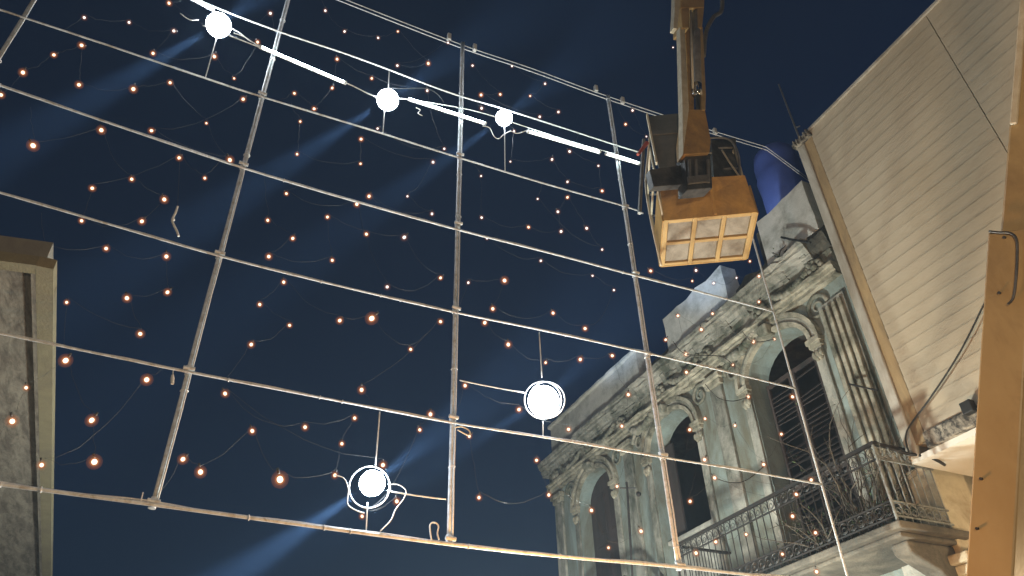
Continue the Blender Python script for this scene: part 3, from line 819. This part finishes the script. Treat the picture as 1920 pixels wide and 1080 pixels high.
# leaning lower boom at the right edge
BXP = 4.5
pa, pb, pc = at_x(1805, 1160, BXP), at_x(1852, 436, BXP), at_x(1906, -6, BXP)
pb2 = at_x(1869, 436, BXP)
d = (pb - pa).normalized(); v = ((pa + pb) / 2 - CAMP).normalized()
rgt = d.cross(v).normalized(); rgt = rgt if rgt.dot(RIGHT) > 0 else -rgt
vv = rgt.cross(d).normalized(); vv = vv if vv.dot(v) > 0 else -vv
a1 = (rgt * math.cos(R(28)) - vv * math.sin(R(28))); a2 = (rgt * math.sin(R(28)) + vv * math.cos(R(28)))
def box_from(p0, p1, wa, wb, off=Vector((0, 0, 0))):
    ring = lambda p: [p + off, p + off + a1 * wa, p + off + a1 * wa + a2 * wb, p + off + a2 * wb]
    return MB().hexa(ring(p0) + ring(p1))
base = pa - d * ((pa.z - 0.55) / d.z)
elbow = pc + (pc - pb2).normalized() * 7.5
ob = box_from(base, pb, 0.265, 0.30).build('lower_boom', 'ochre_pale', lift, bevel=0.012)
d2 = (pc - pb2).normalized()
ib = box_from(pb2 - d2 * 0.5, elbow, 0.22, 0.22, a2 * 0.03).build('inner_boom', 'ochre_pale', lift, bevel=0.02)
# flange rib and hose clipped to the boom
rb = box_from(pb2 + d2 * 0.75, elbow, 0.045, 0.03, a1 * 0.02 - a2 * 0.002).build('flange', 'edge_pale', lift, bevel=0.01)
hs = smooth_line([pb + a1 * x - a2 * 0.02 + d * y for x, y in ((0.02, 0.0), (0.08, -0.015), (0.15, -0.03), (0.19, -0.08), (0.20, -0.2), (0.20, -0.35), (0.19, -0.46), (0.16, -0.5))], 5)
MB().tube(hs, 0.008, 8).build('hose', 'dark_steel', lift, smooth=True)
for x, y in ((0.11, -0.05), (0.10, -0.42), (0.06, -1.6), (0.055, -1.9)):
    q = pb + a1 * x + d * y
    MB().tube([q - a2 * 0.018, q + a2 * 0.002], 0.009, 8).build('bolt', 'dark_steel', lift)
MB().box(3.9, 5.6, 3.4, 5.4, 0.003, 0.55).build('turntable', 'steel_grey', lift, bevel=0.05)

# basket
FZ = 6.2 + CAM_Z
c0, c1, c2, c3 = at_z(1245, 415, FZ), at_z(1415, 400, FZ), at_z(1405, 485, FZ), at_z(1240, 500, FZ)
bu = ((c1 - c0) + (c2 - c3)) / 2; LU = bu.length; bu.normalize()
bv = Vector((-bu.y, bu.x, 0)); LV = ((c3 - c0).dot(bv) + (c2 - c1).dot(bv)) / 2
O = c0
def K(u, v, z): return O + bu * u + bv * v + Vector((0, 0, z))
def kbox(u0, u1, v0, v1, z0, z1):
    return MB().hexa([K(u0, v0, z0), K(u1, v0, z0), K(u1, v1, z0), K(u0, v1, z0), K(u0, v0, z1), K(u1, v0, z1), K(u1, v1, z1), K(u0, v1, z1)])
floor = kbox(0.0, LU, 0, LV, 0.06, 0.10).build('basket_floor', 'steel_grey', lift)
t = 0.055
for k in range(4):
    u = k * (LU - t) / 3
    kbox(u, u + t, 0, LV, 0.0, 0.059).build('floor_bar', 'ochre_light', floor, bevel=0.006)
    if k < 3:
        u2 = (k + 1) * (LU - t) / 3
        for j in range(3):
            v_ = j * (LV - t) / 2
            kbox(u + t + 0.001, u2 - 0.001, v_, v_ + t, 0.002, 0.058).build('floor_bar', 'ochre_light', floor, bevel=0.006)
            if j < 2:
                v2 = (j + 1) * (LV - t) / 2
                kbox(u + t + 0.004, u2 - 0.004, v_ + t + 0.004, v2 - 0.004, 0.03, 0.057).build('floor_panel', 'white_panel', floor, bevel=0.005)
# kick panels
KH = 0.52
kp = MB().hexa([K(0.0, -0.012, 0.0), K(LU, -0.012, 0.0), K(LU, 0.0, 0.0), K(0, 0.0, 0.0), K(0.0, -0.20, KH), K(LU - 0.06, -0.14, KH), K(LU - 0.06, -0.11, KH), K(0, -0.17, KH)])
kpo = kp.build('kick_panel', 'ochre', lift)
MB().hexa([K(0.62, -0.03, 0.02), K(0.655, -0.03, 0.02), K(0.655, 0, 0.02), K(0.62, 0, 0.02), K(0.62, -0.185, KH), K(0.655, -0.183, KH), K(0.655, -0.13, KH), K(0.62, -0.13, KH)]).build('stiffener', 'ochre', kpo)
kbox(-0.02, 0.0, 0.0, LV, 0.0, KH).build('kick_panel', 'ochre', lift)
kbox(LU, LU + 0.02, 0.0, LV, 0.0, KH * 0.9).build('kick_panel', 'ochre', lift)
kbox(0.0, LU, LV, LV + 0.02, 0.0, KH * 0.9).build('kick_panel', 'ochre', lift)
# cage
def rail(name, pts, r, mat, sm=True):
    return MB().tube([K(*p) for p in pts], r, 8).build(name, mat, lift, smooth=sm)
CH = 1.32
for (u, v_) in ((0, 0), (LU, 0.15), (LU, LV), (0, LV), (LU * 0.62, 0.13)):
    rail('cage_post', [(u, v_, 0.1), (u, v_, CH)], 0.018, 'edge_pale')
for z in (CH, 0.92):
    rail('cage_rail', [(0, LV, z), (LU, LV, z)], 0.016, 'steel_grey')
    rail('cage_rail', [(0, 0, z), (0, LV, z)], 0.016, 'edge_pale')
    rail('cage_rail', [(LU, 0.15, z), (LU, LV, z)], 0.016, 'edge_pale')
    rail('cage_rail', [(LU * 0.62, 0.13, z), (LU * 0.9, 0.13, z), (LU, 0.15, z)], 0.016, 'steel_grey')
rail('guard_hoop', smooth_line([Vector(p) for p in ((LU * 0.66, 0.1, 1.30), (LU * 0.72, 0.08, 1.47), (LU * 0.95, 0.1, 1.44), (LU * 1.02, 0.14, 1.2), (LU * 0.97, 0.12, 0.8), (LU * 0.92, 0.08, 0.55))], 5), 0.017, 'steel_grey')
rail('guard_hoop', smooth_line([Vector(p) for p in ((LU * 0.84, 0.1, 1.25), (LU * 0.88, 0.06, 0.95), (LU * 0.95, 0.03, 0.6), (LU * 0.97, 0.0, 0.5))], 5), 0.013, 'edge_pale')
# dark sheet tied on the left half, with ribs
sh = kbox(0.02, 0.56, -0.23, -0.21, 0.53, 1.70).build('dark_sheet', 'tarp', lift, bevel=0.01)
kbox(0.02, 0.56, -0.25, -0.231, 1.30, 1.38).build('sheet_fold', 'tarp', sh, bevel=0.01)
kbox(-0.004, 0.018, -0.25, -0.19, 0.80, 1.74).build('sheet_edge', 'edge_pale', sh)
# side bumper frame on the left
def bp(px, py, dy): return at_y(px, py, O.y + dy)
MB().tube([bp(1207, 262, -0.1), bp(1199, 400, -0.1)], 0.025, 8).build('side_pole', 'steel_grey', lift)
MB().tube(smooth_line([bp(1222, 222, -0.08), bp(1214, 300, -0.08), bp(1211, 350, -0.08), bp(1222, 420, -0.08), bp(1240, 498, -0.02)], 5), 0.014, 8).build('side_rail', 'edge_pale', lift, smooth=True)
MB().tube([bp(1213, 268, -0.12), bp(1196, 290, -0.12)], [0.03, 0.02], 8).build('red_sleeve', 'red_rubber', lift)
# rotator and slew bracket, dark steel
JY = (O + bu * (LU * 0.45)).y - 0.36
def J(px, py, dy=0.0): return at_y(px, py, JY + dy)
def jp(poly, dy, th, name, mat, parent=lift, bevel=0.008):
    return MB().prism([J(x, y, dy) for x, y in poly], (0, th, 0)).build(name, mat, parent, bevel=bevel)
jp([(1284, 288), (1332, 284), (1336, 352), (1288, 356)], 0.0, 0.18, 'slew_bracket', 'dark_steel')
jp([(1218, 318), (1284, 308), (1288, 345), (1226, 350)], 0.10, 0.10, 'control_box', 'dark_steel')
jp([(1290, 330), (1330, 326), (1332, 340), (1292, 344)], -0.03, 0.03, 'bracket_lip', 'steel_grey')
jp([(1334, 262), (1380, 258), (1384, 330), (1340, 344)], 0.25, 0.2, 'tool_tray', 'dark_steel')
for x in (1291, 1303, 1326):
    jp([(x, 298), (x + 5, 298), (x + 6, 342), (x + 1, 342)], -0.028, 0.026, 'bracket_rib', 'steel_grey')
MB().tube([J(1281, 292, 0.02), J(1331, 287, 0.02)], 0.035, 12).build('pivot_pin', 'chrome', lift, smooth=True)
# knuckle and jib arm
jp([(1281, 262), (1287, 205), (1322, 205), (1333, 262), (1331, 286), (1283, 289)], -0.05, 0.16, 'knuckle', 'ochre')
jp([(1275, 50), (1284, 50), (1292, 205), (1281, 290), (1280, 205)], -0.06, 0.10, 'jib_plate', 'edge_pale')
jp([(1285, 52), (1299, 52), (1302, 205), (1292, 205)], 0.03, 0.06, 'jib_web', 'ochre')
jp([(1311, 50), (1318, 50), (1324, 178), (1323, 206), (1316, 206)], -0.06, 0.14, 'jib_plate', 'ochre_pale')
MB().tube([J(1303, -40, -0.02), J(1308, 165, -0.02)], 0.062, 12).build('hydraulic_cylinder', 'steel_grey', lift, smooth=True)
MB().tube([J(1295, 20, -0.10), J(1299, 165, -0.10)], 0.016, 8).build('hydraulic_line', 'edge_pale', lift, smooth=True)
MB().tube([J(1307, 160, -0.03), J(1307.5, 178, -0.03)], 0.068, 12).build('cylinder_collar', 'chrome', lift, smooth=True)
MB().tube([J(1307.5, 176, -0.02), J(1309, 215, 0.0)], 0.03, 10).build('piston_rod', 'dark_steel', lift, smooth=True)
jp([(1277, -60), (1322, -60), (1321, 14), (1277, 14)], -0.10, 0.26, 'outer_boom', 'ochre_light', bevel=0.015)
jp([(1277, 14), (1293, 14), (1293, 52), (1279, 52)], -0.09, 0.24, 'outer_boom', 'ochre_light', bevel=0.015)
jp([(1308, 14), (1321, 14), (1317, 52), (1309, 52)], -0.09, 0.24, 'outer_boom', 'ochre_light', bevel=0.015)
jp([(1266, -60), (1276, -60), (1274, 20), (1270, 54), (1263, 52), (1265, 20)], -0.16, 0.10, 'boom_guide', 'edge_pale')
MB().tube(smooth_line([J(1349, -60, 0.05), J(1354, 14, 0.05), J(1338, 32, 0.05), J(1324, 60, 0.05), J(1319, 106, 0.05)], 6), 0.035, 8).build('hydraulic_hose', 'steel_grey', lift, smooth=True)
jt = J(1298, -55, 0.1)
MB().beam(jt, elbow + Vector((0, 0, 0.2)), (1, 0, 0), 0.2, 0.22).build('upper_boom', 'ochre_pale', lift)

# ================================================================== roof things
tk = thing('water_tank', (10.0, 7.65, 9.7), 'blue plastic water tank on the roof behind the parapet', 'water tank')
tc = at_x(1463, 330, 10.0)
tb = MB(); prof = [(0.0, 0.47), (0.9, 0.47), (1.25, 0.50), (1.32, 0.47), (1.65, 0.47), (1.9, 0.43), (2.02, 0.33), (2.08, 0.18), (2.10, 0.06)]
top_z = at_x(1462, 268, 10.0).z
n = 24
tb.tube([(tc.x, tc.y, top_z - 2.1 + z) for z, r in prof], [r for z, r in prof], n)
tb.build('tank_body', 'blue_tank', tk, smooth=True)
MB().tube([(tc.x, tc.y, top_z - 0.002), (tc.x, tc.y, top_z + 0.03)], 0.14, 16).build('lid', 'blue_tank', tk)
MB().box(tc.x - 0.55, tc.x + 0.55, tc.y - 0.55, tc.y + 0.55, 9.703, top_z - 2.103).build('plinth', 'ruin', tk)
an = thing('antenna_pole', at_x(1500, 262, 9.2), 'thin bare pole leaning over the roof beside the blue tank', 'pole')
MB().tube([at_x(1512, 300, 9.0), at_x(1500, 262, 9.0), at_x(1460, 158, 9.0)], [0.022, 0.02, 0.014], 8).build('mast', 'steel_grey', an)
MB().tube([at_x(1490, 240, 9.0), at_x(1500, 236, 9.0)], 0.012, 6).build('clamp', 'steel_grey', an)

# thin black pole in front of the far balcony
pl = thing('black_pole', (7.9, 12.35, 0), 'thin black pole rising beside the far balcony corner', 'pole')
p0, p1 = at_x(1176, 915, 7.9), at_x(1186, 1085, 7.9)
MB().tube([p1 - Vector((0, 0, 1.5)), p1, p0, p0 + Vector((0, 0, 0.12))], 0.022, 8).build('mast', 'iron', pl)
MB().tube([p0 + Vector((-0.1, 0.1, 0.02)), p0 + Vector((0.12, -0.1, -0.02))], 0.014, 6).build('cross_arm', 'iron', pl)
MB().ball(p0 + Vector((0.16, -0.12, -0.14)), 0.05, 8, 6).build('insulator', 'iron', pl)

# cables on the walls
tag(MB().tube(smooth_line([at_x(1850, 560, 8.3), at_x(1800, 660, 8.3), at_x(1745, 745, 8.3), at_x(1708, 795, 8.3), at_x(1698, 820, 8.3), at_x(1704, 848, 8.3)], 6), 0.011, 6).build('wall_cable', 'wire_black', smooth=True),
    'black cable sagging down the cream boarded wall', 'cable')
tag(MB().tube(smooth_line([at_x(1638, 828, 8.0), at_x(1662, 838, 8.1), at_x(1700, 850, 8.3), at_x(1745, 858, 8.5), at_x(1772, 872, 8.7)], 6), 0.020, 6).build('wall_cable', 'wire_black', smooth=True),
    'thick dark cable running along the near end of the balcony rail', 'cable')
tag(MB().tube(smooth_line([at_x(1465, 445, 8.75), at_x(1490, 450, 8.7), at_x(1520, 455, 8.75)], 5), 0.022, 6).build('iron_spike', 'wire_black', smooth=True),
    'short black bar sticking out of the cornice under the white parapet', 'bar')
tag(MB().tube([at_x(1592, 720, 8.8), at_x(1645, 732, 8.6)], 0.014, 6).build('iron_spike', 'iron'), 'thin iron bar projecting from the fluted pilaster', 'bar')
cable('drooping_cable', [(1340, 896), (1370, 905), (1400, 900), (1435, 872)], 0.005, 'wire_black', 'dark wire drooping between bulbs before the blue wall', dy=0.1)
cable('drooping_cable', [(1322, 720), (1345, 745), (1375, 752), (1403, 744)], 0.005, 'wire_black', 'dark wire sagging across the pale pilaster')
cable('drooping_cable', [(1374, 684), (1350, 668), (1286, 664), (1262, 640)], 0.005, 'wire_black', 'dark wire crossing the cornice above the pale pilaster')
cable('drooping_cable', [(1452, 636), (1413, 641), (1392, 622)], 0.005, 'wire_black', 'dark wire across the near arch')

# ================================================================== plants
def bush(name, base, n, size, leaf_n, label, cat, lean=Vector((0, 0, 0)), mat='leaf', ls=0.05):
    t = thing(name, base, label, cat)
    tw = MB(); tips = []
    for k in range(n):
        d = (Vector((random.uniform(-1, 1), random.uniform(-1, 1), random.uniform(0.3, 1.3))) + lean).normalized()
        p = Vector(base) + Vector((random.uniform(-.1, .1), random.uniform(-.1, .1), 0)); pts = [p.copy()]
        L = size * random.uniform(0.5, 1.1)
        for i in range(7):
            d = (d + Vector((random.uniform(-.35, .35), random.uniform(-.35, .35), random.uniform(-.3, .25)))).normalized()
            p = p + d * (L / 7); pts.append(p.copy())
            tips.append((p.copy(), d.copy()))
            if random.random() < 0.4:
                dd = (d + Vector((random.uniform(-1, 1), random.uniform(-1, 1), random.uniform(-.6, .8)))).normalized()
                q = [p.copy(), p + dd * L * 0.12, p + dd * L * 0.2 + Vector((0, 0, -0.02))]
                tw.tube(q, [0.006, 0.004, 0.002], 4); tips.append((q[-1], dd))
        tw.tube(pts, [0.013 - 0.0014 * i for i in range(8)], 5)
    tw.build('branches', 'twig', t)
    lf = MB()
    for k in range(leaf_n):
        p, d = random.choice(tips)
        p = p + Vector([random.gauss(0, ls * 0.9) for _ in range(3)])
        a = Vector([random.gauss(0, 1) for _ in range(3)]).normalized(); b = a.orthogonal().normalized(); s = ls * random.uniform(0.6, 1.3)
        i = len(lf.v); lf.v += [tuple(p), tuple(p + a * s * 0.5 + b * s * 0.28), tuple(p + a * s), tuple(p + a * s * 0.5 - b * s * 0.28)]
        lf.face([i, i + 1, i + 2, i + 3])
    if leaf_n:
        tag(lf.build('foliage', mat, t), kind='stuff')
    return t
bush('dry_shrub', (8.30, 6.85, FLOOR), 30, 1.9, 260, 'dry tangled shrub growing at the near end of the balcony', 'shrub', Vector((0, 0.1, 0.5)), ls=0.05)
bush('weed', (8.2, 6.25, FLOOR), 10, 0.45, 260, 'green weed at the foot of the pale end railing', 'weed', ls=0.06)
bush('dry_shrub', (8.05, 7.35, FLOOR), 20, 1.0, 420, 'low dark shrub behind the front railing of the near balcony', 'shrub', ls=0.05)
bush('weed', (8.2, 12.7, FLOOR), 9, 0.6, 200, 'dark weed on the far balcony beside the black pole', 'weed', ls=0.06)
bush('roof_weed', (8.8, 7.4, 9.82), 6, 0.35, 120, 'small weed sprouting on the cornice under the white parapet', 'weed', ls=0.05)

# ================================================================== added spots that draw lens-flare streaks as shafts in the haze
def flare_streak_from(lamp_px, toward_px, dy, power, deg, r=0.2, color=(0.45, 0.66, 1.0)):
    """added spot in the haze that imitates a lens-flare streak running out from a round lamp"""
    p, q = C(*lamp_px, -0.02), C(*toward_px, dy)
    d = (q - p).normalized()
    add_light('added_flare_streak', 'SPOT', p + d * r, power, color, 0.04, target=q, angle=R(deg), blend=1.0)
for lamp_px, ll, ur, pw in (((698, 906), (440, 1080), (860, 785), 1.9), ((1019, 752), (820, 868), (1180, 600), 0.5), ((410, 47), (100, 228), (560, -60), 1.0),
                            ((727, 187), (480, 348), (980, 20), 1.0), ((945, 221), (770, 345), (1110, 90), 0.7)):
    flare_streak_from(lamp_px, ll, 1.2, 16000 * pw, 18)
    flare_streak_from(lamp_px, ur, 1.2, 6500 * pw, 18)

hz = MB(); hz.box(-30, 25, -8, 45, -1.0, 22)
hm = bpy.data.materials.new('night_haze'); hm.use_nodes = True
hn = hm.node_tree.nodes; hn.remove(hn['Principled BSDF'])
pv = hn.new('ShaderNodeVolumePrincipled')
pv.inputs['Color'].default_value = (0.46, 0.70, 1.0, 1)
pv.inputs['Density'].default_value = 0.0025
pv.inputs['Density Attribute'].default_value = ''
pv.inputs['Temperature Attribute'].default_value = ''
pv.inputs['Color Attribute'].default_value = ''
hm.node_tree.links.new(pv.outputs[0], hn['Material Output'].inputs['Volume'])
M['haze'] = hm
tag(hz.build('haze', 'haze'), kind='stuff')
